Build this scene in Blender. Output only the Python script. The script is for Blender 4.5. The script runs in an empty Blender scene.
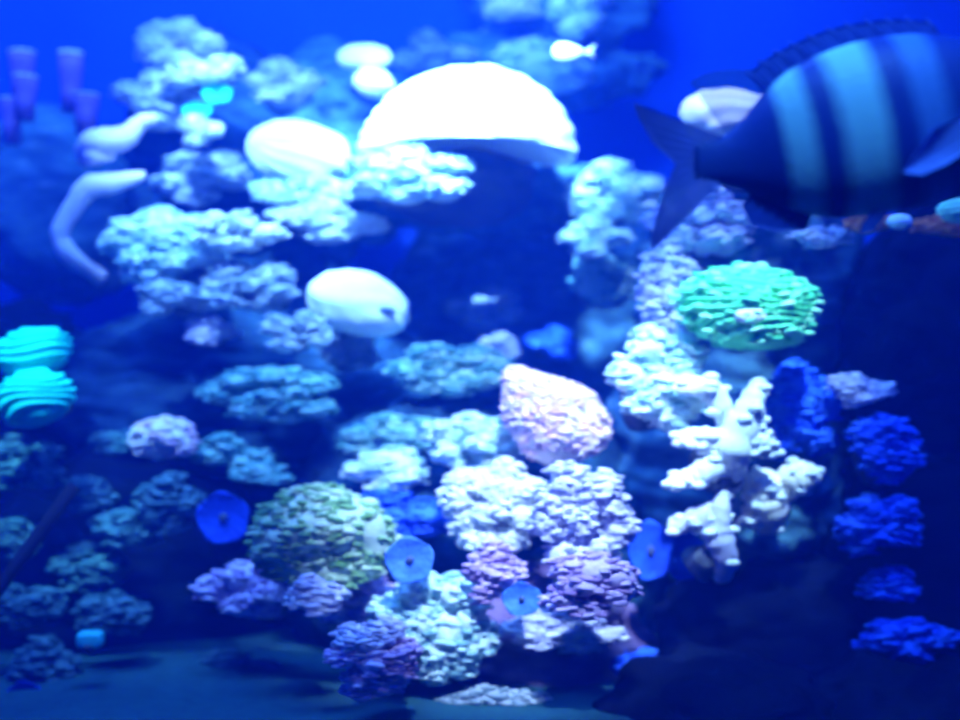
import bpy, bmesh, math, random
import numpy as np
from mathutils import Vector, Matrix
from mathutils.bvhtree import BVHTree

random.seed(7)
rng = np.random.default_rng(7)
S = bpy.context.scene
COL = S.collection
CAMZ = 0.62
K = 0.8 / 960.0                       # metres of picture width per pixel at 1 m


def P(px, py, y):
    """a place in the tank at depth y"""
    return Vector(((px - 480) * K * y, y, CAMZ + (360 - py) * K * y))


# ------------------------------------------------------------------ materials
def mk(name):
    m = bpy.data.materials.new(name)
    m.use_nodes = True
    nt = m.node_tree
    return m, nt, nt.nodes['Principled BSDF']


def coral_mat(name, cols, rough=0.75, scale=18.0, bump=0.35, island=0.6, spec=0.25):
    """mottled living tissue: noise patches plus a tint of its own for every polyp"""
    m, nt, b = mk(name)
    N, L = nt.nodes, nt.links
    tc = N.new('ShaderNodeTexCoord')
    mp = N.new('ShaderNodeMapping')
    mp.inputs['Scale'].default_value = (0.6, 0.8, 1.8)
    L.new(tc.outputs['Object'], mp.inputs['Vector'])
    no = N.new('ShaderNodeTexNoise')
    no.inputs['Scale'].default_value = scale
    no.inputs['Detail'].default_value = 4
    L.new(mp.outputs['Vector'], no.inputs['Vector'])
    ge = N.new('ShaderNodeNewGeometry')
    mi = N.new('ShaderNodeMix'); mi.data_type = 'FLOAT'
    mi.inputs[0].default_value = island
    L.new(no.outputs['Fac'], mi.inputs[2])
    L.new(ge.outputs['Random Per Island'], mi.inputs[3])
    rp = N.new('ShaderNodeValToRGB')
    e = rp.color_ramp.elements
    n = len(cols)
    e[0].position, e[1].position = 0.22, 0.8
    e[0].color = (*cols[0], 1); e[1].color = (*cols[-1], 1)
    for i in range(1, n - 1):
        x = e.new(0.22 + 0.58 * i / (n - 1)); x.color = (*cols[i], 1)
    L.new(mi.outputs[0], rp.inputs['Fac'])
    L.new(rp.outputs['Color'], b.inputs['Base Color'])
    b.inputs['Roughness'].default_value = rough
    b.inputs['Specular IOR Level'].default_value = spec
    bp = N.new('ShaderNodeBump'); bp.inputs['Strength'].default_value = bump
    bp.inputs['Distance'].default_value = 0.004
    n2 = N.new('ShaderNodeTexNoise'); n2.inputs['Scale'].default_value = 160
    L.new(tc.outputs['Object'], n2.inputs['Vector'])
    L.new(n2.outputs['Fac'], bp.inputs['Height'])
    L.new(bp.outputs['Normal'], b.inputs['Normal'])
    return m


M = {
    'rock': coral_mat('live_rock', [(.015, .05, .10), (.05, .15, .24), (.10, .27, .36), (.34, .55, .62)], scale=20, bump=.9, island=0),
    'rock_mid': coral_mat('mid_tone_rock', [(.008, .025, .06), (.02, .07, .13), (.05, .15, .22)], scale=16, bump=.9, island=0, spec=.08, rough=.9),  # same rock in a darker blue tone
    'rock_shade': coral_mat('shaded_rock', [(.002, .004, .009), (.004, .007, .015), (.008, .014, .026)], scale=8, bump=.8, island=0, spec=.02, rough=.95),  # near-black: the shade on these rocks is put into the colour
    'rock_violet': coral_mat('coralline_rock', [(.08, .06, .14), (.20, .13, .28), (.34, .24, .42)], scale=14, bump=.8, island=0),
    'base': coral_mat('coral_skeleton', [(.05, .07, .09), (.14, .17, .2)], scale=16, island=0),
    'white': coral_mat('white_coral', [(.80, .86, .80), (.92, .93, .90)], island=.3),
    'cream': coral_mat('cream_coral', [(.95, .70, .55), (.95, .88, .70), (.98, .95, .86)], island=.2),
    'pale': coral_mat('pale_coral', [(.30, .42, .42), (.62, .70, .66), (.88, .90, .84)]),
    'palecyan': coral_mat('pale_cyan_coral', [(.25, .48, .48), (.50, .76, .72), (.80, .95, .88)]),
    'greyblue': coral_mat('grey_blue_coral', [(.12, .20, .24), (.28, .38, .42), (.50, .58, .60)]),
    'teal': coral_mat('teal_coral', [(.06, .22, .20), (.16, .46, .40), (.38, .66, .58)]),
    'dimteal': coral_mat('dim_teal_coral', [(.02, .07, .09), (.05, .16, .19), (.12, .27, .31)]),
    'olive': coral_mat('olive_coral', [(.12, .30, .08), (.30, .54, .22), (.60, .74, .54)]),
    'green': coral_mat('green_coral', [(.04, .55, .20), (.20, .92, .40), (.60, 1., .62)], island=.45),
    'aqua': coral_mat('aqua_coral', [(.0, .42, .34), (.01, .74, .58), (.06, .92, .78)], island=.5, scale=26),
    'cyan': coral_mat('cyan_polyp', [(.02, .70, .72), (.10, .90, .86)], island=.3),
    'pink': coral_mat('pink_coral', [(.92, .52, .62), (.98, .70, .74), (1., .86, .84)]),
    'lilac': coral_mat('lilac_coral', [(.32, .22, .50), (.58, .42, .76), (.80, .68, .90)]),
    'purple': coral_mat('purple_coral', [(.28, .17, .36), (.50, .32, .58), (.76, .58, .80)]),
    'lav': coral_mat('lavender_coral', [(.30, .32, .50), (.60, .58, .76), (.84, .84, .92)]),
    'blue': coral_mat('blue_coral', [(.012, .05, .5), (.02, .11, .8), (.08, .28, .95)], island=.3),
    'bluedisc': coral_mat('blue_disc', [(.04, .10, .60), (.08, .26, .85), (.22, .5, .95)], island=0, scale=30),
    'fingers': coral_mat('rose_fingers', [(.78, .62, .70), (.92, .82, .84)], island=0),
    'sponge': coral_mat('violet_sponge', [(.20, .10, .34), (.36, .20, .50)], island=0),
    'lip': coral_mat('sponge_lip', [(.78, .72, .86), (.92, .88, .95)], island=0),
    'orange': coral_mat('orange_sponge', [(.75, .16, .04), (.95, .34, .12)], island=.2),
    'dark': coral_mat('dark_rod', [(.008, .008, .012), (.02, .02, .03)], island=0),
    'mouth': coral_mat('dark_mouth', [(.04, .07, .16), (.10, .14, .25)], island=0),
}


# ------------------------------------------------------------------ geometry
def ico(sub):
    bm = bmesh.new()
    bmesh.ops.create_icosphere(bm, subdivisions=sub, radius=1.0)
    bm.verts.ensure_lookup_table()
    V = np.array([v.co[:] for v in bm.verts])
    F = np.array([[v.index for v in f.verts] for f in bm.faces])
    bm.free()
    return V, F


ICO = {k: ico(k) for k in (2, 3, 4, 5, 6)}


class Waves:
    """smooth lumpy noise"""
    def __init__(self, freq, n=14):
        k = rng.normal(size=(n, 3))
        k /= np.linalg.norm(k, axis=1)[:, None]
        self.k = k * (freq * rng.uniform(.6, 1.8, n))[:, None]
        self.p = rng.uniform(0, 6.28, n)
        self.a = 1 / np.sqrt(n)

    def __call__(self, V):
        return (np.sin(V @ self.k.T + self.p) * self.a).sum(1)


class G:
    """collects shells into ONE mesh"""
    def __init__(self):
        self.V, self.F, self.n = [], [], 0

    def add(self, V, F):
        V = np.asarray(V, float)
        self.V.append(V)
        self.F.extend((np.asarray(F) + self.n).tolist() if isinstance(F, np.ndarray) else [[i + self.n for i in f] for f in F])
        self.n += len(V)
        return self

    def build(self, name, mat, parent=None):
        V = np.concatenate(self.V)
        me = bpy.data.meshes.new(name)
        me.from_pydata(V.tolist(), [], self.F)
        me.polygons.foreach_set('use_smooth', np.ones(len(me.polygons), bool))
        me.materials.append(M[mat] if isinstance(mat, str) else mat)
        me.update()
        o = bpy.data.objects.new(name, me)
        COL.objects.link(o)
        if parent is not None:
            o.parent = parent
            r = parent
            while r.parent is not None:
                r = r.parent
            SHELLS.setdefault(r.name, []).append((V, self.F))
        else:
            SHELLS.setdefault(o.name, []).append((V, self.F))
        return o


SHELLS = {}


def blob(c, r, amp=0.12, freq=3.0, sub=4, flat=None, amp2=0.04, ridge=None):
    """a lumpy ellipsoid: centre, radii"""
    U, F = ICO[sub]
    d = 1 + amp * Waves(freq)(U) + amp2 * Waves(freq * 4)(U)
    if ridge:
        d = d + ridge(U)
    V = U * d[:, None] * np.array(r)
    if flat is not None:
        z = V[:, 2]
        lo = -flat * r[2]
        V[:, 2] = np.where(z < lo, lo + (z - lo) * .15, z)
    return V + np.array(c), F


def normals(V, F):
    n = np.zeros_like(V)
    fn = np.cross(V[F[:, 1]] - V[F[:, 0]], V[F[:, 2]] - V[F[:, 0]])
    for i in range(3):
        np.add.at(n, F[:, i], fn)
    return n / np.maximum(np.linalg.norm(n, axis=1)[:, None], 1e-12)


def polyp_shell(V, F, n, s, axes=(1.7, 1.0, .6), lift=.4, jit=.35, zmin=None):
    """n little fleshy polyps sitting on the surface V, F"""
    g = G()
    s, n = s * .64, int(n * 2.2)
    axes = (axes[0] * 1.15, axes[1], axes[2])
    N = normals(V, F)
    ok = np.where((N[:, 1] < .55) & (N[:, 2] > -.75))[0]
    if zmin is not None:
        ok = ok[V[ok, 2] > zmin]
    U, UF = ICO[2]
    picked = []
    tries = 0
    gap = .62
    while len(picked) < n and tries < n * 20:
        tries += 1
        if tries == n * 8 and len(picked) < 12:
            gap = .3
        i = ok[rng.integers(len(ok))]
        p = V[i]
        if picked:
            dd = np.array(picked) - p
            if (np.abs(dd) / (np.array(axes) * s * 1.0)).max(1).min() < gap:
                continue
        picked.append(p)
        sc = s * rng.uniform(1 - jit, 1 + jit)
        ax = np.array(axes) * sc * rng.uniform(.8, 1.2, 3)
        tilt = Matrix.Rotation(rng.uniform(-.25, .25), 3, 'Y')
        W = (U * ax) @ np.array(tilt) + p + N[i] * sc * lift
        g.add(W, UF)
    return g


def tube(path, radii, seg=12, cap=True):
    """a tapering limb along path"""
    path = [Vector(p) for p in path]
    V, F = [], []
    up = Vector((0, 1, 0.01))
    for i, p in enumerate(path):
        t = (path[min(i + 1, len(path) - 1)] - path[max(i - 1, 0)]).normalized()
        a = t.cross(up)
        if a.length < 1e-3:
            a = t.cross(Vector((1, 0, 0)))
        a.normalize()
        b = t.cross(a)
        for k in range(seg):
            q = 2 * math.pi * k / seg
            V.append(p + (a * math.cos(q) + b * math.sin(q)) * radii[i])
    for i in range(len(path) - 1):
        for k in range(seg):
            k2 = (k + 1) % seg
            F.append([i * seg + k, i * seg + k2, (i + 1) * seg + k2, (i + 1) * seg + k])
    if cap:
        F.append(list(range(seg - 1, -1, -1)))
        F.append([(len(path) - 1) * seg + k for k in range(seg)])
    return np.array([v[:] for v in V]), F


def limb(path, radii, n=22, seg=14, wob=0.0):
    """smooth rounded finger: Catmull-Rom through the given points, closed round tip"""
    pts = [Vector(p) for p in path]
    out, rad = [], []
    m = len(pts)
    for j in range(n + 1):
        t = j / n * (m - 1)
        i = min(int(t), m - 2)
        f = t - i
        p0, p1, p2, p3 = pts[max(i - 1, 0)], pts[i], pts[i + 1], pts[min(i + 2, m - 1)]
        q = .5 * ((2 * p1) + (p2 - p0) * f + (2 * p0 - 5 * p1 + 4 * p2 - p3) * f * f + (3 * p1 - p0 - 3 * p2 + p3) * f ** 3)
        r = radii[i] * (1 - f) + radii[i + 1] * f
        out.append(q); rad.append(r * (1 + wob * math.sin(j * 1.9)))
    r = rad[-1]
    d = (out[-1] - out[-2]).normalized()
    for a in (30, 55, 75, 88):
        a = math.radians(a)
        out.append(out[n] + d * r * math.sin(a)); rad.append(r * math.cos(a))
    return tube(out, rad, seg)


# ------------------------------------------------------------------ things
def thing(name, loc, label, cat, group=None):
    o = bpy.data.objects.new(name, None)
    o.empty_display_size = .05
    COL.objects.link(o)
    o.location = loc
    o['label'] = label
    o['category'] = cat
    if group:
        o['group'] = group
    return o


def tag(o, label, cat, group=None):
    o['label'] = label; o['category'] = cat
    if group:
        o['group'] = group
    return o


def struct(o, label=None, cat=None):
    o['kind'] = 'structure'
    if label:
        o['label'] = label; o['category'] = cat
    return o


PLACED = []


def world_shell(root, off):
    V, F, n = [], [], 0
    for v, f in SHELLS[root.name]:
        V.append(v + np.array(off)); F.extend([[i + n for i in q] for q in f]); n += len(v)
    return np.concatenate(V), F


def settle(root, step=.012, maxn=45):
    """rests a thing against its neighbours: it comes forward off the reef until it clears those behind it"""
    loc = np.array(root.location[:])
    V0, F = world_shell(root, (0, 0, 0))
    d = np.array([0, 0, CAMZ]) - loc
    d /= np.linalg.norm(d)
    for k in range(maxn):
        V = V0 + loc + d * step * k
        lo, hi = V.min(0), V.max(0)
        near = [q for q in PLACED if (q[1] < hi).all() and (q[2] > lo).all()]
        if not near:
            break
        t = BVHTree.FromPolygons(V.tolist(), F)
        if not any(t.overlap(q[0]) for q in near):
            break
    else:
        print('UNSETTLED', root.name, root['label'])
    if k:
        root.location = Vector(loc + d * step * k)
    if k > 12:
        print('moved', root.name, k, root['label'])
    PLACED.append((BVHTree.FromPolygons(V.tolist(), F), V.min(0), V.max(0)))
    return root


def frame(x0, y0, x1, y1, y):
    c = P((x0 + x1) / 2, (y0 + y1) / 2, y)
    return c, (x1 - x0) * K * y, (y1 - y0) * K * y


def base_part(root, w, h, d):
    V, F = blob((0, d * .42, -h * .12), (w * .36, d * .36, h * .36), .15, 3, 3)
    G().add(V, F).build('base', 'base', root)


def lobed(box, y, mat, label, n=6, poly=26, s=.0105, name='lobed_coral', cat='coral', group=None, deep=.55, axes=(1.7, 1.0, .6), mats=None):
    """a colony of fleshy lobes, each covered in polyps"""
    c, w, h = frame(*box, y)
    d = deep * min(w, h * 1.6)
    r = thing(name, c, label, cat, group)
    base_part(r, w, h, d)
    spots = []
    for i in range(n):
        best = None
        for _ in range(30):
            a = rng.uniform(0, 6.283); q = math.sqrt(rng.uniform(0, 1))
            p = np.array([math.cos(a) * q * .36 * w, math.sin(a) * q * .33 * h])
            sc = min([np.hypot((p[0] - t[0]) / w, (p[1] - t[1]) / h) for t in spots] or [1])
            if best is None or sc > best[0]:
                best = (sc, p)
        spots.append(best[1])
    k = 1.0 / math.sqrt(n)
    for i, p in enumerate(spots):
        rr = (w * k * rng.uniform(.42, .6), d * .42, h * k * rng.uniform(.42, .6))
        q = math.hypot(p[0] / (.5 * w), p[1] / (.5 * h))
        V, F = blob((p[0], -d * .35 * (1 - q * q), p[1]), rr, .12, 2.6, 4)
        mm = mats[i % len(mats)] if mats else mat
        lo = G().add(V, F).build('lobe', mm, r)
        polyp_shell(V, F, poly, s, axes).build('polyp_mat', mm, lo)
    return settle(r)


def mound(box, y, mat, label, poly=120, s=.0105, name='mound_coral', cat='coral', group=None, deep=.55, amp=.16, axes=(1.7, 1.0, .6), pm=None, freq=2.6):
    """one rounded colony bristling with polyps"""
    c, w, h = frame(*box, y)
    d = deep * min(w, h * 1.6)
    r = thing(name, c, label, cat, group)
    base_part(r, w, h, d)
    V, F = blob((0, 0, 0), (w * .46, d * .5, h * .45), amp, freq, 5)
    co = G().add(V, F).build('body', mat, r)
    polyp_shell(V, F, poly, s, axes).build('polyp_mat', pm or mat, r)
    return settle(r)


def brain(box, y, mat, label, name='brain_coral', cat='coral', group=None, deep=.6, ridges=16, depth=.05, tilt=0., mouth=None, arch=0., amp=.05, flat=None, skirt=None, sub=6, low=1.):
    """a smooth dome with meandering ridges"""
    c, w, h = frame(*box, y)
    d = deep * min(w, h * 1.6)
    r = thing(name, c, label, cat, group)
    base_part(r, w * .9, h * .8, d)
    wv = Waves(2.2)

    def rid(U):
        return depth * np.sin(ridges * (U[:, 2] + .35 * wv(U)) )
    V, F = blob((0, 0, 0), (w * .48, d * .5, h * .47), amp, 2.2, sub, flat, .012, rid)
    V[:, 2] = np.where(V[:, 2] < 0, V[:, 2] * low, V[:, 2])
    if arch:
        # the underside is hollowed like an arch
        x = V[:, 0] / (w * .48)
        V[:, 2] += arch * h * (1 - x * x).clip(0, 1) * (V[:, 2] < 0) * np.abs(V[:, 2] / (h * .47 * low))
    if tilt:
        ct, st = math.cos(tilt), math.sin(tilt)
        V = np.stack([V[:, 0] * ct - V[:, 2] * st, V[:, 1], V[:, 0] * st + V[:, 2] * ct], 1)
    G().add(V, F).build('dome', mat, r)
    if skirt:
        polyp_shell(V, F, skirt[0], skirt[1], (1.9, 1, .7), zmin=-h).build('polyp_mat', skirt[2], r)
    if mouth:
        mx, mz, mw, mh, mm = mouth
        px, pz = mx * w * .5, mz * h * .5
        i = np.argmin((V[:, 0] - px) ** 2 + (V[:, 2] - pz) ** 2 + (V[:, 1] > 0) * 9)
        A, B = blob(V[i], (mw * w * .5, d * .08, mh * h * .5), .1, 2, 3)
        G().add(A, B).build('mouth', mm, r)
    return settle(r)


def mushroom(box, y, label, mat='bluedisc', name='mushroom_anemone', cat='anemone', group=None, yaw=0., deep=.35):
    """a flat polyp disc with radial folds, a mouth and a stalk"""
    c, w, h = frame(*box, y)
    r = thing(name, c, label, cat, group)
    seg, ring = 48, 12
    V, F = [], []
    for i in range(ring + 1):
        t = i / ring
        for k in range(seg):
            a = 2 * math.pi * k / seg
            q = t * (1 + .05 * math.sin(5 * a + i))
            yy = deep * w * (.25 * t * t - .05 + .03 * t * math.sin(16 * a)) - .02 * w
            V.append((q * w * .5 * math.cos(a), -yy - w * .1, q * h * .5 * math.sin(a)))
    nv = len(V)
    for v in list(V):
        V.append((v[0] * .94, v[1] + w * .10, v[2] * .94))
    for i in range(ring):
        for k in range(seg):
            k2 = (k + 1) % seg
            a, b, c2, d2 = i * seg + k, i * seg + k2, (i + 1) * seg + k2, (i + 1) * seg + k
            F.append([a, d2, c2, b]); F.append([nv + a, nv + b, nv + c2, nv + d2])
    for k in range(seg):
        k2 = (k + 1) % seg
        a, b = ring * seg + k, ring * seg + k2
        F.append([a, nv + a, nv + b, b])
    G().add(np.array(V), F).build('disc', mat, r)
    A, B = blob((0, -w * .1, 0), (w * .09, w * .05, h * .09), .1, 2, 3)
    G().add(A, B).build('mouth', 'mouth', r)
    A, B = limb([(0, w * .0, 0), (0, w * .25, -h * .08), (0, w * .5, -h * .2)], [w * .2, w * .15, w * .2])
    G().add(A, B).build('stalk', 'base', r)
    return settle(r)


def branching(box, y, mat, label, limbs, name='branching_coral', cat='coral', group=None, tips='white', nub=16):
    """knobby branches, each its own part; limbs = list of (points in 0..1 of the box, radii in px)"""
    c, w, h = frame(*box, y)
    r = thing(name, c, label, cat, group)
    k = K * y
    V, F = blob((0, .05, -h * .32), (w * .22, .05, h * .2), .15, 3, 3)
    G().add(V, F).build('base', 'base', r)
    for pts, rad in limbs:
        path = [((p[0] - .5) * w, (p[2] if len(p) > 2 else 0), (.5 - p[1]) * h) for p in pts]
        V, F = limb(path, [q * k for q in rad], wob=.08)
        # knobbly skin
        nn = Waves(90)(V)
        V = V + (nn * .0035)[:, None] * np.array([1, 1, .6])
        br = G().add(V, F).build('branch', mat, r)
        g = G()
        U, UF = ICO[2]
        for _ in range(nub):
            i = rng.integers(int(len(V) * .25), len(V))
            sc = rng.uniform(.006, .011)
            g.add(U * np.array([1.5, 1, .8]) * sc + V[i], UF)
        g.build('polyp_mat', tips, br)
    return settle(r)


def fingers(box, y, mat, label, limbs, name='finger_coral', group=None):
    c, w, h = frame(*box, y)
    r = thing(name, c, label, 'coral', group)
    k = K * y
    for pts, rad in limbs:
        path = [((p[0] - .5) * w, (p[2] if len(p) > 2 else 0), (.5 - p[1]) * h) for p in pts]
        V, F = limb(path, [q * k for q in rad], n=30, wob=.04)
        V = V + (Waves(60)(V) * .0018)[:, None]
        G().add(V, F).build('finger', mat, r)
    return settle(r)


# ------------------------------------------------------------------ the setting
def slab(name, lo, hi, mat):
    lo, hi = np.array(lo), np.array(hi)
    V = np.array([[(lo, hi)[i][0], (lo, hi)[j][1], (lo, hi)[k][2]] for i in (0, 1) for j in (0, 1) for k in (0, 1)])
    F = [[0, 1, 3, 2], [4, 6, 7, 5], [0, 4, 5, 1], [2, 3, 7, 6], [0, 2, 6, 4], [1, 5, 7, 3]]
    o = G().add(V, F).build(name, mat)
    o.data.polygons.foreach_set('use_smooth', np.zeros(len(F), bool))
    o['kind'] = 'structure'
    return o


def wall_mat():
    m, nt, b = mk('tank_wall_blue')
    N, L = nt.nodes, nt.links
    tc = N.new('ShaderNodeTexCoord'); no = N.new('ShaderNodeTexNoise')
    no.inputs['Scale'].default_value = 1.6; no.inputs['Detail'].default_value = 5
    L.new(tc.outputs['Object'], no.inputs['Vector'])
    rp = N.new('ShaderNodeValToRGB')
    rp.color_ramp.elements[0].color = (.015, .08, .60, 1); rp.color_ramp.elements[1].color = (.03, .15, .85, 1)
    L.new(no.outputs['Fac'], rp.inputs['Fac']); L.new(rp.outputs['Color'], b.inputs['Base Color'])
    b.inputs['Roughness'].default_value = .9
    b.inputs['Specular IOR Level'].default_value = .1
    return m


def sand_mat():
    m, nt, b = mk('sand')
    N, L = nt.nodes, nt.links
    tc = N.new('ShaderNodeTexCoord'); no = N.new('ShaderNodeTexNoise')
    no.inputs['Scale'].default_value = 45; no.inputs['Detail'].default_value = 6
    L.new(tc.outputs['Object'], no.inputs['Vector'])
    rp = N.new('ShaderNodeValToRGB')
    rp.color_ramp.elements[0].color = (.004, .05, .06, 1); rp.color_ramp.elements[1].color = (.012, .13, .14, 1)
    L.new(no.outputs['Fac'], rp.inputs['Fac']); L.new(rp.outputs['Color'], b.inputs['Base Color'])
    b.inputs['Roughness'].default_value = .95
    return m


M['wall'] = wall_mat()
M['sand'] = sand_mat()
slab('wall_back', (-2.0, 3.75, -.05), (2.0, 3.85, 2.9), 'wall')
slab('wall_left', (-2.1, .4, -.05), (-2.0, 3.85, 2.9), 'wall')
slab('wall_right', (2.0, .4, -.05), (2.1, 3.85, 2.9), 'wall')


def sand_floor():
    n, m = 90, 80
    V, F = [], []
    w1, w2 = Waves(5), Waves(16)
    for j in range(m + 1):
        for i in range(n + 1):
            V.append((-2 + 4 * i / n, .4 + 3.35 * j / m, 0))
    V = np.array(V, float)
    V[:, 2] = -.012 + .016 * w1(V) + .006 * w2(V)
    for j in range(m):
        for i in range(n):
            a = j * (n + 1) + i
            F.append([a, a + 1, a + n + 2, a + n + 1])
    o = G().add(V, F).build('floor', 'sand')
    o['kind'] = 'structure'


sand_floor()


def rockwork(name, lumps, label):
    """built-in reef rockwork: fused boulders"""
    r = bpy.data.objects.new(name, None)
    COL.objects.link(r)
    struct(r, label, 'rock')
    for box, y, ry, mat in lumps:
        c, w, h = frame(*box, y)
        V, F = blob(c, (w / 2, ry, h / 2), .13, 2.6, 6, None, .05)
        sq = np.array([1., 1., 2.4])
        V = V + (Waves(30)(V * sq) * .010 + Waves(75)(V * sq) * .005)[:, None] * normals(V, F)
        G().add(V, F).build('boulder', mat, r)
    return r


rockwork('reef_rock', [
    ((330, 150, 650, 235), 3.12, .16, 'rock'),          # shelf under the dome
    ((110, 60, 350, 350), 3.25, .28, 'rock_mid'),
    ((230, 60, 420, 260), 3.3, .26, 'rock'),
    ((60, 290, 470, 520), 3.05, .32, 'rock_mid'),
    ((380, 170, 700, 520), 3.5, .16, 'rock'),           # back of the cave
    ((300, 390, 640, 740), 2.78, .34, 'rock_mid'),
    ((400, 560, 650, 760), 2.50, .22, 'rock_violet'),
    ((-120, 440, 330, 720), 2.98, .30, 'rock_shade'),
    ((-90, 300, 120, 560), 3.15, .30, 'rock_shade'),
    ((380, 30, 660, 120), 3.55, .13, 'rock'),
    ((470, -90, 640, 60), 3.6, .11, 'rock'),
], 'fused rockwork of the main reef carrying the white dome coral')
rockwork('reef_pillar', [
    ((640, 160, 850, 420), 2.72, .24, 'rock'),
    ((625, 340, 850, 620), 2.70, .26, 'rock'),
    ((640, 560, 900, 800), 2.55, .26, 'rock_shade'),
    ((600, 664, 860, 800), 2.18, .22, 'rock_shade'),  # added boulder covering lit sand to keep the lower right black
    ((760, 660, 1040, 800), 2.20, .24, 'rock_shade'),  # added likewise, darkens the bottom right corner
    ((390, 700, 660, 800), 2.22, .16, 'rock_shade'),
], 'rock pillar at the right topped by ridged green coral')
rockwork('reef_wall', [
    ((830, 200, 1080, 480), 2.62, .22, 'rock_shade'),
    ((830, 430, 1090, 780), 2.62, .24, 'rock_shade'),
], 'rock face with shade painted into its colour, behind and below the striped fish')



def corals():
    # --- upper middle
    brain((354, 62, 584, 242), 2.80, 'white', 'largest coral, glowing white dome high on the reef with an arched underside', name='dome_coral', deep=.75, ridges=30, depth=.010, arch=.26, amp=.03, low=.42)
    lobed((345, 152, 478, 210), 2.72, 'palecyan', 'pale cyan lobed coral under the left edge of the white dome', n=7, poly=20)
    brain((240, 116, 346, 188), 2.85, 'white', 'white rounded coral left of the big dome coral', ridges=18, depth=.02, amp=.06, tilt=-.22)
    brain((336, 43, 392, 71), 3.0, 'white', 'small white button coral perched above the left shoulder of the dome', name='button_coral', ridges=9, depth=.03, sub=5)
    brain((352, 68, 398, 98), 2.98, 'white', 'small white button coral tucked between its twin and the dome', name='button_coral', ridges=9, depth=.03, amp=.1, sub=5)
    lobed((478, -22, 540, 20), 3.4, 'white', 'white soft coral cut off by the top edge above the dome', n=4, poly=14)
    lobed((552, -25, 608, 42), 3.38, 'palecyan', 'narrow pale cyan coral climbing to the top edge right of the dome', n=6, poly=14, s=.009)
    mound((500, 38, 592, 98), 3.3, 'palecyan', 'pale cyan plate coral behind the right shoulder of the dome', poly=60, s=.013, amp=.2)
    lobed((395, 38, 470, 78), 3.36, 'greyblue', 'hazy blue coral rising behind the top of the dome', n=5, poly=16)
    # --- upper left
    lobed((146, 22, 222, 78), 3.0, 'pale', 'pale soft coral crowning the upper left peak of the reef', n=6, poly=26)
    lobed((120, 74, 205, 132), 2.95, 'greyblue', 'grey blue soft coral just below the pale peak coral', n=7, poly=24)
    lobed((176, 60, 236, 92), 3.02, 'pale', 'pale lobed coral on the right slope of the upper left peak', n=4, poly=18)
    mushroom((203, 85, 233, 104), 2.82, 'bright cyan button polyp at the right of the upper left peak', 'cyan', 'button_polyp', 'polyp')
    mushroom((183, 104, 213, 118), 2.80, 'dimmer cyan button polyp lower left of the bright cyan one', 'cyan', 'button_polyp', 'polyp')
    lobed((176, 118, 214, 144), 2.86, 'pale', 'small pale tufted coral under the two cyan button polyps', n=3, poly=14, s=.008)
    lobed((240, 66, 335, 116), 3.15, 'greyblue', 'hazy blue coral above the white rounded coral', n=7, poly=18)
    lobed((165, 152, 246, 205), 2.95, 'greyblue', 'blue grey tufted coral lower left of the white rounded coral', n=6, poly=18)
    lobed((255, 180, 345, 205), 2.86, 'palecyan', 'thin pale fringe of coral right below the white rounded coral', n=4, poly=16, s=.009)
    lobed((272, 205, 372, 242), 2.86, 'pale', 'flat pale coral between the oval coral and the dome', n=5, poly=22)
    # --- tube sponges
    for (x, y0, y1, w, lab) in ((22, 52, 80, 26, 'violet tube sponge at far left, tallest of its cluster'),
                                (25, 77, 100, 24, 'violet tube sponge with pale lip directly below the tallest one'),
                                (12, 99, 124, 22, 'violet tube sponge lowest of the far left cluster'),
                                (71, 53, 92, 24, 'violet tube sponge standing apart, nearest the pale peak coral'),
                                (86, 95, 114, 26, 'short violet tube sponge just above the upper pale finger coral')):
        yy = 3.0
        c = P(x, y1, yy)
        k = K * yy
        r = thing('tube_sponge', c, lab, 'sponge', 'violet tube sponges at the upper left')
        h = (y1 - y0) * k
        R = w * k / 2
        prof = [(R * .75, -.05), (R * .8, .0), (R * .95, h * .5), (R, h * .95)]
        V, F = tube([(0, .0, z) for _, z in prof], [q for q, _ in prof], 20)
        G().add(V, F).build('tube', 'sponge', r)
        prof = [(R * 1.0, h * .93), (R * 1.08, h * .97), (R * 1.04, h * 1.02), (R * .8, h * 1.02), (R * .7, h * .9)]
        V, F = tube([(0, .0, z) for _, z in prof], [q for q, _ in prof], 20, False)
        G().add(V, F).build('lip', 'lip', r)
        settle(r)
    rock = struct(G().add(*blob(P(45, 200, 3.35), (.26, .2, .26), .12, 2.6, 5)).build('sponge_rock', 'rock'), 'rock at far left holding the violet tube sponges', 'rock')
    # --- finger corals
    fingers((70, 112, 160, 162), 2.75, 'fingers', 'pale rose finger coral pointing up right, the upper of two',
            [([(.02, .80, .10), (.25, .62), (.60, .52), (.78, .22), (.93, .13)], [9, 13, 12, 8, 6]), ([(.1, .7, .12), (.25, .85), (.42, .88)], [9, 9, 6])])
    fingers((48, 172, 148, 278), 2.75, 'fingers', 'pale rose finger coral bending down left, the lower of two',
            [([(.40, .98, .1), (.22, .80, .02), (.12, .58), (.28, .30), (.42, .14), (.68, .10), (.92, .04)], [8, 9, 9, 10, 12, 10, 5])])
    # --- left middle
    lobed((106, 212, 232, 290), 2.72, 'palecyan', 'broad pale cyan coral shelf at left, below the two finger corals', n=10, poly=30)
    lobed((205, 214, 276, 250), 2.78, 'pale', 'pale coral flank on the right end of the broad cyan shelf', n=5, poly=20)
    lobed((212, 260, 306, 314), 2.72, 'greyblue', 'blue grey coral left of the white oval coral', n=7, poly=22)
    lobed((146, 280, 216, 316), 2.66, 'greyblue', 'small ragged coral hanging under the broad cyan shelf', n=4, poly=12, s=.009)
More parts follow.
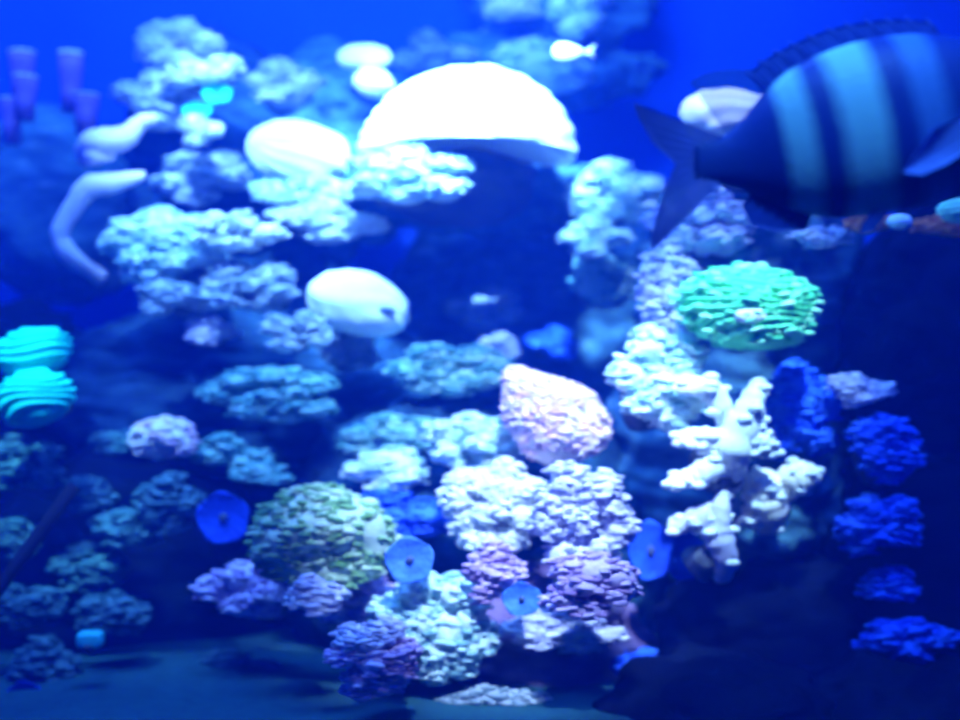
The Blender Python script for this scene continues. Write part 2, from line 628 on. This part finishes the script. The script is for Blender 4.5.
    brain((306, 266, 412, 336), 2.60, 'white', 'tilted white oval coral in mid reef with a dark crease', name='oval_coral', ridges=12, depth=.015, tilt=-.35, mouth=(.55, -.3, .16, .09, 'mouth'), amp=.06)
    lobed((318, 332, 372, 372), 2.72, 'greyblue', 'blue grey coral hanging below the white oval coral', n=4, poly=16)
    lobed((182, 322, 228, 350), 2.78, 'lav', 'small dim lavender coral left of the dark hollow', n=3, poly=14)
    lobed((265, 316, 326, 352), 2.70, 'greyblue', 'small slanting coral below left of the white oval coral', n=4, poly=12, s=.009)
    lobed((202, 366, 346, 425), 2.58, 'teal', 'wide teal coral in mid reef right of the small pink coral', n=10, poly=22)
    lobed((206, 438, 264, 468), 2.54, 'teal', 'small pale teal coral below the wide teal coral', n=3, poly=16)
    lobed((236, 466, 290, 486), 2.50, 'teal', 'thin pale teal coral strip above the green and lilac coral', n=3, poly=12, s=.009)
    mound((132, 416, 193, 462), 2.55, 'pink', 'small pink coral alone on the dark left slope', poly=60, s=.010)
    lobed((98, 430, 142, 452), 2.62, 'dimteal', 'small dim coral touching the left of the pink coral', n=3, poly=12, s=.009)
    # --- aqua brains
    brain((-8, 325, 72, 378), 2.45, 'aqua', 'glowing aqua ridged coral at far left, the upper of two', ridges=17, depth=.06, tilt=.18, amp=.06)
    brain((-8, 369, 76, 428), 2.38, 'aqua', 'glowing aqua ridged coral at far left, the lower of two', ridges=19, depth=.06, tilt=.18, amp=.06)
    # --- cave
    lobed((452, 285, 520, 330), 3.15, 'greyblue', 'dim coral on the cave back above the teal coral', n=5, poly=14)
    lobed((484, 332, 518, 358), 2.85, 'lav', 'small dim lavender coral just above the tip of the pink cone', n=3, poly=12, s=.009)
    lobed((530, 330, 572, 362), 3.05, 'blue', 'small blue coral in the cave behind the pink cone', n=3, poly=12)
    lobed((566, 162, 667, 226), 2.86, 'palecyan', 'pale cyan coral ledge right of the cave under the dome', n=9, poly=24)
    lobed((564, 222, 622, 256), 2.86, 'palecyan', 'pale cyan coral directly under the ledge right of the cave', n=4, poly=18)
    lobed((566, 252, 642, 308), 2.92, 'teal', 'sparse dim coral lowest on the right rim of the cave', n=6, poly=10, s=.009)
    # --- centre
    lobed((395, 342, 508, 398), 2.60, 'teal', 'flat teal coral right below the cave mouth, left of pink cone', n=8, poly=24)
    lobed((330, 412, 446, 458), 2.58, 'teal', 'teal coral left of the pale column, upper tier', n=8, poly=18)
    lobed((352, 452, 432, 496), 2.52, 'palecyan', 'pale cyan coral left of the white column, middle tier', n=5, poly=18)
    lobed((335, 488, 446, 548), 2.52, 'blue', 'blue soft coral between the green coral and white column', n=7, poly=18)
    lobed((428, 414, 524, 476), 2.50, 'palecyan', 'pale teal coral left of the pink cone base', n=7, poly=24)
    # pink cone
    c, w, h = frame(503, 364, 611, 466, 2.46)
    r = thing('cone_coral', c, 'bright pink cone shaped coral at the centre of the reef', 'coral')
    base_part(r, w, h, .16)
    U, F = ICO[5]
    V = U.copy()
    z = V[:, 2]
    t = (z + 1) / 2
    wid = np.interp(t, [0, .3, .6, .85, 1], [1.0, 1.0, .85, .8, .7])
    V = V * np.stack([wid, wid, np.ones_like(z)], 1) * np.array([w * .46, .09, h * .48])
    V[:, 0] += np.interp(t, [0, .35, .7, 1], [.06, .04, -.10, -.30]) * w
    V += normals(V, F) * (Waves(45)(V) * .007)[:, None]
    G().add(V, F).build('cone', 'pink', r)
    polyp_shell(V, F, 300, .0080).build('polyp_mat', 'pink', r)
    settle(r)
    lobed((440, 455, 545, 560), 2.38, 'white', 'white polyp coral on the left of the central column', n=12, poly=32, s=.009)
    lobed((532, 458, 630, 566), 2.30, 'lav', 'lavender white polyp coral on the right of the central column', n=11, poly=28, s=.009)
    lobed((375, 560, 498, 686), 2.22, 'palecyan', 'pale polyp coral cascading left below the central column', n=13, poly=34, s=.009)
    lobed((505, 610, 626, 650), 2.24, 'lav', 'lavender polyp band low on the violet rock', n=7, poly=24, s=.009)
    lobed((470, 545, 520, 600), 2.28, 'purple', 'purple coral left of the blue disc on violet rock', n=5, poly=14, s=.009)
    lobed((545, 555, 628, 612), 2.27, 'purple', 'purple coral right of the blue disc on violet rock', n=7, poly=18, s=.009)
    mushroom((502, 581, 541, 615), 2.10, 'light blue mushroom anemone in the middle of the violet rock')
    lobed((326, 572, 396, 624), 2.36, 'lilac', 'lilac polyp coral beside the pale cascade, upper', n=6, poly=26, s=.009)
    lobed((338, 622, 420, 690), 2.34, 'purple', 'purple pink polyp coral beside the pale cascade, lower', n=9, poly=26, s=.009, mats=['purple', 'lilac', 'lav'])
    lobed((440, 688, 552, 718), 2.18, 'greyblue', 'dim coral strip at the bottom edge below the violet rock', n=5, poly=14, s=.008)
    mound((250, 492, 388, 592), 2.38, 'olive', 'green coral clump left of the blue soft coral', poly=150, s=.010, amp=.2)
    lobed((206, 560, 302, 620), 2.40, 'lilac', 'lilac coral at the left foot of the green coral clump', n=7, poly=22, s=.009)
    lobed((296, 578, 340, 612), 2.36, 'lav', 'lavender coral tuft below the green coral clump', n=4, poly=16, s=.009)
    mushroom((198, 491, 251, 543), 2.40, 'round blue mushroom anemone left of the green coral clump', 'blue')
    mushroom((386, 536, 434, 582), 2.14, 'round light blue mushroom anemone above the pale cascade')
    mushroom((628, 520, 672, 580), 2.32, 'blue mushroom anemone right of the column, left of a pair', 'blue')
    mushroom((664, 530, 704, 580), 2.34, 'blue mushroom anemone right of the column, right of a pair', 'blue')
    lobed((600, 640, 660, 720), 2.36, 'blue', 'blue soft coral at the bottom right of the violet rock', n=6, poly=16)
    # --- right pillar
    lobed((650, 186, 748, 268), 2.45, 'lav', 'lavender grey coral under the tail of the striped fish', n=8, poly=24)
    lobed((634, 246, 694, 350), 2.44, 'lav', 'pale lavender coral running down left of the green coral', n=8, poly=20)
    lobed((616, 332, 704, 432), 2.46, 'palecyan', 'pale blue coral below left of the ridged green coral', n=8, poly=22)
    brain((680, 264, 819, 350), 2.32, 'green', 'large ridged green coral on the right pillar with a white centre', name='ridged_coral', ridges=24, depth=.06, amp=.08, skirt=(110, .0085, 'green'), mouth=(-.1, -.22, .24, .20, 'white'))
    lobed((745, 362, 836, 470), 2.42, 'blue', 'blue soft coral right of the white branching coral', n=8, poly=18)
    branching((664, 378, 778, 492), 2.28, 'white', 'white branching coral on the right pillar, the largest there',
              [([(.62, .95, .06), (.60, .75, .02), (.60, .58), (.74, .30), (.80, .12)], [13, 17, 21, 15, 10]),
               ([(.60, .70, .03), (.42, .55), (.18, .52)], [16, 14, 8]),
               ([(.58, .55, .03), (.50, .25), (.38, .10), (.10, .10, -.01)], [10, 10, 13, 4]),
               ([(.62, .75, .02), (.42, .78), (.26, .86), (.08, .90)], [15, 13, 11, 6]),
               ([(.62, .55, .02), (.82, .55), (.92, .62)], [14, 11, 8])])
    branching((736, 456, 824, 526), 2.30, 'cream', 'white knobbed coral lower right of the branching coral',
              [([(.40, .95, .04), (.36, .75), (.30, .45)], [16, 19, 22]),
               ([(.42, .65, .03), (.64, .35), (.82, .28)], [16, 17, 14]),
               ([(.4, .8, .03), (.2, .85, .0), (.12, .9)], [10, 10, 7])])
    branching((668, 494, 748, 580), 2.28, 'lav', 'pale forked coral below the white branching coral',
              [([(.72, .98, .05), (.70, .70), (.62, .40), (.66, .12)], [11, 13, 15, 10]),
               ([(.66, .45, .02), (.40, .28), (.12, .42)], [12, 12, 7])])
    lobed((700, 150, 770, 192), 2.45, 'greyblue', 'dim blue coral on the pillar top hidden by the fish', n=4, poly=14)
    brain((676, 88, 774, 145), 2.55, 'cream', 'bright cream coral showing behind the back of the striped fish', ridges=12, depth=.03, amp=.08)
    # --- dark right wall
    lobed((796, 226, 842, 248), 2.35, 'lav', 'small pale lavender coral under the belly of the striped fish', n=3, poly=14, s=.008)
    mound((846, 212, 892, 234), 2.33, 'orange', 'orange encrusting sponge under the striped fish', name='encrusting_sponge', cat='sponge', poly=30, s=.008)
    brain((886, 213, 914, 230), 2.22, 'white', 'small white button coral at the right end of the orange sponge', name='button_coral', ridges=8, depth=.03, sub=5)
    mound((915, 216, 985, 238), 2.33, 'orange', 'brown orange sponge below the mint coral at the right edge', name='encrusting_sponge', cat='sponge', poly=40, s=.008)
    brain((936, 194, 1000, 226), 2.25, 'green', 'mint green coral cut off by the right edge', ridges=12, depth=.04, sub=5)
    g = 'blue soft corals down the dark right wall'
    lobed((838, 374, 884, 404), 2.34, 'lav', 'small pale blue coral highest in the file down the dark wall', n=3, poly=14, group=g)
    lobed((848, 414, 912, 488), 2.34, 'blue', 'blue soft coral second from the top down the dark wall', n=6, poly=16, group=g)
    lobed((842, 494, 914, 558), 2.33, 'blue', 'wide blue soft coral third from the top down the dark wall', n=6, poly=16, group=g)
    lobed((866, 568, 916, 602), 2.33, 'blue', 'small blue soft coral fourth from the top down the dark wall', n=4, poly=14, group=g)
    lobed((862, 616, 948, 664), 2.31, 'blue', 'lowest blue soft coral at the foot of the dark wall', n=6, poly=14, group=g)
    # --- dim lower left
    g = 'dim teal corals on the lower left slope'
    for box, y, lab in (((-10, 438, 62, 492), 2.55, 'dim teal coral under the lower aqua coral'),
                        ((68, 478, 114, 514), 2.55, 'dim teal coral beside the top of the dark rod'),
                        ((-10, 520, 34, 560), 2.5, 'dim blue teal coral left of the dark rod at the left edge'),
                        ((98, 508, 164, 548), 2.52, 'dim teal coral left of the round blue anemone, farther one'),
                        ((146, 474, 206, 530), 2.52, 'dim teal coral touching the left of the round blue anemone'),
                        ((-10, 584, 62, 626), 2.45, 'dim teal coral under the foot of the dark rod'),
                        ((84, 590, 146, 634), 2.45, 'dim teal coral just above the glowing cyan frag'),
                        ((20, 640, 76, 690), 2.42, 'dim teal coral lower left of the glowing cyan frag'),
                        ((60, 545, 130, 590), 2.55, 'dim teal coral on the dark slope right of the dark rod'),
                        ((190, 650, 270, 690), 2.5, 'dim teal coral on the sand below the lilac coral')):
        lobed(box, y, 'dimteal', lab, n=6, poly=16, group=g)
    mushroom((8, 680, 44, 708), 2.35, 'small blue anemone at the lower left corner', 'blue')
    # glowing frag
    c, w, h = frame(78, 631, 103, 647, 2.3)
    r = thing('coral_frag', c, 'tiny bright cyan square frag low at the left', 'coral')
    V, F = tube([(0, .0, -h * .9), (0, 0, -h * .5), (0, 0, -h * .45), (0, 0, -h * .25)], [w * .2, w * .2, w * .55, w * .55], 4)
    G().add(V, F).build('plug', 'base', r)
    V, F = blob((0, 0, 0), (w * .5, w * .4, h * .5), .05, 2, 4)
    V = np.sign(V) * np.abs(V / np.array([w * .5, w * .4, h * .5])) ** .45 * np.array([w * .5, w * .4, h * .5])
    G().add(V, F).build('body', 'cyan', r)
    settle(r)
    # dark rod
    a, b = P(74, 486, 2.2), P(-14, 606, 2.1)
    b = a + (b - a) * 1.93
    c = (a + b) / 2
    V, F = tube([a - c, b - c], [.012, .012], 16)
    o = G().add(V, F).build('support_rod', 'dark')
    o.location = c
    tag(o, 'thin dark rod slanting across the lower left corals', 'rod')


corals()


# ------------------------------------------------------------------ fish
def fish_mat(name, bars=True, base=((.010, .03, .10), (.03, .10, .34)), alpha=1.0):
    m, nt, b = mk(name)
    N, L = nt.nodes, nt.links
    tc = N.new('ShaderNodeTexCoord')
    sp = N.new('ShaderNodeSeparateXYZ')
    L.new(tc.outputs['Object'], sp.inputs[0])
    no = N.new('ShaderNodeTexNoise'); no.inputs['Scale'].default_value = 30
    L.new(tc.outputs['Object'], no.inputs['Vector'])
    if bars:
        # slanting pale bars across a dark body (x shifted with height)
        sh = N.new('ShaderNodeMath'); sh.operation = 'MULTIPLY_ADD'
        L.new(sp.outputs['Z'], sh.inputs[0]); sh.inputs[1].default_value = .20
        L.new(sp.outputs['X'], sh.inputs[2])
        s2 = N.new('ShaderNodeMath'); s2.operation = 'MULTIPLY_ADD'
        L.new(no.outputs['Fac'], s2.inputs[0]); s2.inputs[1].default_value = .006
        L.new(sh.outputs[0], s2.inputs[2])
        mr = N.new('ShaderNodeMapRange')
        mr.inputs['From Min'].default_value = -.24; mr.inputs['From Max'].default_value = .24
        L.new(s2.outputs[0], mr.inputs['Value'])
        rp = N.new('ShaderNodeValToRGB')
        e = rp.color_ramp.elements
        D, Pl, Pm = (.010, .05, .30, 1), (.42, .80, .80, 1), (.10, .26, .62, 1)
        keys = bars
        e[0].position, e[0].color = 0, (.05, .12, .42, 1)
        e[1].position, e[1].color = 1, D
        for x, cc in keys:
            q = e.new((x + .24) / .48); q.color = {'D': D, 'P': Pl, 'M': Pm, 'B': (.04, .10, .40, 1)}[cc]
        L.new(mr.outputs[0], rp.inputs['Fac'])
        L.new(rp.outputs['Color'], b.inputs['Base Color'])
    else:
        rp = N.new('ShaderNodeValToRGB')
        rp.color_ramp.elements[0].color = (*base[0], 1); rp.color_ramp.elements[1].color = (*base[1], 1)
        L.new(no.outputs['Fac'], rp.inputs['Fac']); L.new(rp.outputs['Color'], b.inputs['Base Color'])
    b.inputs['Roughness'].default_value = .5
    b.inputs['Specular IOR Level'].default_value = .3
    b.inputs['Alpha'].default_value = alpha
    # scales
    vo = N.new('ShaderNodeTexVoronoi'); vo.inputs['Scale'].default_value = 110
    L.new(tc.outputs['Object'], vo.inputs['Vector'])
    bp = N.new('ShaderNodeBump'); bp.inputs['Strength'].default_value = .15; bp.inputs['Distance'].default_value = .002
    L.new(vo.outputs['Distance'], bp.inputs['Height']); L.new(bp.outputs['Normal'], b.inputs['Normal'])
    return m


FY = 1.32
FK = K * FY
FCX, FCY = 880, 125


def fx(px):
    return (px - FCX) * FK


def fz(py):
    return (FCY - py) * FK


def striped_fish():
    r = thing('striped_fish', P(FCX, FCY, FY), 'big dark blue fish with pale vertical bars swimming right', 'fish')
    # px: x, top, bottom, half thickness (px)
    prof = [(694, 143, 180, 3), (705, 142, 181, 5), (722, 138, 184, 8), (742, 122, 190, 13), (757, 100, 198, 18), (780, 74, 207, 25), (810, 57, 216, 32),
            (845, 44, 219, 38), (880, 36, 214, 41), (915, 33, 208, 42), (950, 36, 200, 41), (985, 46, 192, 38), (1015, 62, 184, 33),
            (1040, 82, 176, 26), (1060, 102, 166, 18), (1074, 118, 158, 11), (1082, 128, 148, 5)]
    xs = np.array([p[0] for p in prof], float)
    fine = np.linspace(xs[0], xs[-1], 60)
    top = np.interp(fine, xs, [p[1] for p in prof]); bot = np.interp(fine, xs, [p[2] for p in prof]); th = np.interp(fine, xs, [p[3] for p in prof])
    ker = np.array([1, 2, 3, 2, 1]) / 9
    for a in (top, bot, th):
        a[2:-2] = np.convolve(a, ker, 'valid')
    seg = 32
    V, F = [], []
    for i, x in enumerate(fine):
        cz, hh = (top[i] + bot[i]) / 2, (bot[i] - top[i]) / 2
        for k in range(seg):
            a = 2 * math.pi * k / seg
            c, s = math.cos(a), math.sin(a)
            V.append((fx(x), th[i] * FK * math.copysign(abs(c) ** 1.15, c), fz(cz) + hh * FK * s))
    for i in range(len(fine) - 1):
        for k in range(seg):
            k2 = (k + 1) % seg
            F.append([i * seg + k, (i + 1) * seg + k, (i + 1) * seg + k2, i * seg + k2])
    F.append(list(range(seg))); F.append([(len(fine) - 1) * seg + k for k in range(seg)][::-1])
    m = fish_mat('fish_body', bars=[
        (fx(700), 'B'), (fx(756), 'D'), (fx(772), 'D'), (fx(785), 'P'), (fx(799), 'P'), (fx(814), 'D'), (fx(824), 'D'), (fx(843), 'P'), (fx(868), 'P'), (fx(886), 'D'),
        (fx(898), 'D'), (fx(914), 'M'), (fx(930), 'M'), (fx(948), 'D')])
    G().add(np.array(V), F).build('body', m, r)
    fm = fish_mat('fish_fin', False, ((.20, .24, .70), (.32, .36, .92)), alpha=.75)
    fd = fish_mat('fish_dark_fin', False, ((.02, .05, .32), (.05, .12, .55)))
    fp = fish_mat('fish_pectoral', False, ((.14, .22, .70), (.24, .36, .90)))
    fs = fish_mat('fish_soft_fin', False, ((.05, .12, .40), (.10, .25, .6)), alpha=.35)

    def fin(name, rows, mat, y0=0., thick=2.0, parent=None, bend=0., rays=True):
        """rows: list of (root px, tip px) spanning the fin; a thin wedge with rays"""
        n, mth = len(rows), 9
        V, F = [], []
        R = []
        for q in np.linspace(0, n - 1, (n - 1) * 6 + 1):
            i = min(int(q), n - 2); f = q - i
            a = np.array(rows[i][0]) * (1 - f) + np.array(rows[i + 1][0]) * f
            b = np.array(rows[i][1]) * (1 - f) + np.array(rows[i + 1][1]) * f
            R.append((a, b, 1 + (.6 * math.cos(2 * math.pi * q * 2) if rays else 0)))
        for side in (-1, 1):
            for a, b, ry in R:
                for j in range(mth):
                    t = j / (mth - 1)
                    p = a * (1 - t) + b * t
                    V.append((fx(p[0]), (y0 + side * thick * ry * (1 - .75 * t)) * FK - bend * t * t, fz(p[1])))
        m1, m2 = len(R), mth
        o = m1 * m2
        for i in range(m1 - 1):
            for j in range(m2 - 1):
                a = i * m2 + j
                F.append([a, a + 1, a + m2 + 1, a + m2]); F.append([o + a, o + a + m2, o + a + m2 + 1, o + a + 1])
        edge = [i * m2 for i in range(m1)], [i * m2 + m2 - 1 for i in range(m1)], list(range(m2)), [(m1 - 1) * m2 + j for j in range(m2)]
        for e in edge:
            for a, b in zip(e, e[1:]):
                F.append([a, b, o + b, o + a])
        return G().add(np.array(V), F).build(name, mat, parent or r)

    fin('tail_fin', [((726, 139), (634, 103)), ((716, 146), (638, 116)), ((708, 154), (652, 142)), ((704, 161), (676, 164)), ((706, 168), (662, 194)), ((714, 175), (652, 232)), ((722, 183), (650, 252))], fm)
    # spiny dorsal fin with a spine for every ray
    roots = [(768, 86), (782, 74), (797, 65), (813, 58), (830, 51), (848, 45), (866, 41), (885, 38), (904, 36), (923, 37), (942, 39)]
    tips = [(744, 72), (757, 60), (772, 50), (788, 42), (806, 34), (825, 27), (844, 22), (864, 19), (884, 17), (904, 16), (925, 18)]
    df = fin('dorsal_fin', list(zip([(a[0], a[1] + 8) for a in roots], [(b[0] + (a[0] - b[0]) * .18, b[1] + (a[1] - b[1]) * .18) for a, b in zip(roots, tips)])), fd)
    for a, b in zip(roots, tips):
        V, F = tube([(fx(a[0]), 0, fz(a[1] + 6)), (fx((a[0] + b[0]) / 2), 0, fz((a[1] + b[1]) / 2 - 1)), (fx(b[0]), 0, fz(b[1]))], [.0032, .0024, .0007], 8)
        G().add(V, F).build('spine', fd, df)
    fin('soft_dorsal_fin', [((728, 137), (690, 82)), ((738, 126), (702, 74)), ((748, 114), (718, 70)), ((758, 102), (735, 69)), ((768, 88), (752, 70))], fs, thick=1.0)
    fin('anal_fin', [((752, 190), (742, 206)), ((768, 198), (752, 226)), ((790, 206), (776, 232)), ((812, 214), (806, 230))], fd)
    fin('pelvic_fin', [((868, 212), (858, 226)), ((876, 212), (856, 236)), ((886, 211), (870, 232))], fd, y0=-12)
    fin('pectoral_fin', [((965, 116), (912, 140)), ((968, 124), (892, 165)), ((970, 132), (882, 182)), ((970, 140), (900, 184)), ((968, 148), (924, 174))], fp, y0=-40, thick=1.4, bend=.02)
    # head beyond the picture's edge
    V, F = blob((fx(1081), 0, fz(139)), (.008, .007, .004), 0, 2, 3, None, 0)
    G().add(V, F).build('mouth', 'mouth', r)
    for sgn in (-1, 1):
        V, F = blob((fx(1036), sgn * .0268, fz(112)), (.011, .006, .011), 0, 2, 3, None, 0)
        eye = G().add(V, F).build('eye', 'mouth', r)
    return r


striped_fish()


def little_fish(box, y, label, mat):
    c, w, h = frame(*box, y)
    r = thing('small_fish', c, label, 'fish')
    U, F = ICO[4]
    V = U.copy()
    t = V[:, 0]
    V[:, 2] *= h * .5 * (1 - .35 * t); V[:, 1] *= h * .22 * (1 - .3 * t); V[:, 0] = -w * .14 + t * w * .36
    V[:, 0] *= 1
    G().add(V, F).build('body', mat, r)
    x = w * .18
    V = np.array([(x, -.001, 0), (w * .5, -.0008, h * .42), (w * .4, -.0008, 0), (w * .5, -.0008, -h * .42),
                  (x, .001, 0), (w * .5, .0008, h * .42), (w * .4, .0008, 0), (w * .5, .0008, -h * .42)])
    F = [[0, 2, 1], [0, 3, 2], [4, 5, 6], [4, 6, 7], [0, 1, 5, 4], [1, 2, 6, 5], [2, 3, 7, 6], [3, 0, 4, 7]]
    G().add(V, F).build('tail_fin', mat, r)
    return r


little_fish((552, 43, 596, 60), 2.7, 'tiny white fish swimming left above the right shoulder of the dome', 'white')
little_fish((472, 296, 498, 304), 2.7, 'tiny pale fish swimming in the dark cave under the dome', 'pale')

# ------------------------------------------------------------------ light, water, camera
LB = (.13, .32, 1.0)


def spot(name, loc, to, watts, angle, color=LB, size=.08, blend=.7):
    l = bpy.data.lights.new(name, 'SPOT')
    l.energy = watts; l.spot_size = math.radians(angle); l.spot_blend = blend
    l.color = color; l.shadow_soft_size = size
    o = bpy.data.objects.new(name, l)
    COL.objects.link(o)
    o.location = loc
    o.rotation_euler = (Vector(to) - Vector(loc)).to_track_quat('-Z', 'Y').to_euler()
    return o


def area(name, loc, to, watts, sx, sy, color=LB):
    l = bpy.data.lights.new(name, 'AREA')
    l.energy = watts; l.shape = 'RECTANGLE'; l.size = sx; l.size_y = sy; l.color = color
    o = bpy.data.objects.new(name, l)
    COL.objects.link(o)
    o.location = loc
    o.rotation_euler = (Vector(to) - Vector(loc)).to_track_quat('-Z', 'Y').to_euler()
    return o


area('tank_lamp', (-.6, 1.8, 2.6), (-.5, 3.0, 1.0), 150, 1.6, .5, (.05, .20, 1.0))
spot('aimed_spot', (.0, 1.45, 2.35), P(470, 120, 2.8), 3200, 24)
spot('aimed_spot', (-.55, 1.4, 2.35), P(280, 170, 2.85), 1250, 28)
spot('aimed_spot', (-.2, 1.3, 2.2), P(355, 298, 2.6), 1100, 13)
spot('aimed_spot', (.15, .9, 1.98), P(508, 520, 2.35), 1000, 24, (.23, .38, 1.0))
spot('aimed_spot', (-.75, 1.3, 2.2), P(190, 430, 2.6), 330, 26, (.10, .28, 1.0))  # added wide fill for the left middle reef
spot('aimed_spot', (1.0, 1.6, 2.2), P(878, 490, 2.3), 230, 15, (.03, .12, 1.0))  # added deep blue spot to brighten the corals on the right wall
spot('aimed_spot', (.05, 2.6, 2.5), P(525, 15, 3.4), 130, 22)  # added spot to whiten the far corals at the top edge
spot('aimed_spot', (.55, 1.2, 2.1), P(725, 395, 2.3), 760, 17, (.20, .42, 1.0))
spot('aimed_spot', (.55, 1.75, 2.3), P(725, 115, 2.5), 320, 16, (.26, .42, 1.0))  # added narrow spot to brighten the cream coral
spot('aimed_spot', (-1.1, 1.4, 2.2), P(30, 375, 2.4), 500, 12, (.12, .5, 1.0))
spot('aimed_spot', (.45, .75, 1.9), P(850, 95, 1.32), 105, 24, (.055, .27, 1.0))  # added front light for the striped fish, otherwise too dark

W = bpy.data.worlds.new('water')
S.world = W
W.use_nodes = True
nt = W.node_tree
nt.nodes['Background'].inputs['Color'].default_value = (.0, .0, .0, 1)
nt.nodes['Background'].inputs['Strength'].default_value = 0
vs = nt.nodes.new('ShaderNodeVolumeScatter')
vs.inputs['Color'].default_value = (.015, .145, 1.0, 1)
vs.inputs['Density'].default_value = .13
vs.inputs['Anisotropy'].default_value = .2
nt.links.new(vs.outputs[0], nt.nodes['World Output'].inputs['Volume'])

cd = bpy.data.cameras.new('camera')
cam = bpy.data.objects.new('camera', cd)
COL.objects.link(cam)
cam.location = (0, 0, CAMZ)
cam.rotation_euler = (math.radians(90), 0, 0)
cd.sensor_width = 36
cd.lens = 45
cd.clip_start = .05
cd.dof.use_dof = True
cd.dof.focus_distance = 1.72
cd.dof.aperture_fstop = 1.45
S.camera = cam

S.view_settings.view_transform = 'Standard'
S.view_settings.look = 'None'
S.view_settings.gamma = 1
S.view_settings.use_curve_mapping = False
S.view_settings.exposure = 0.0
S.cycles.use_denoising = True
S.cycles.volume_bounces = 1
S.cycles.max_bounces = 8
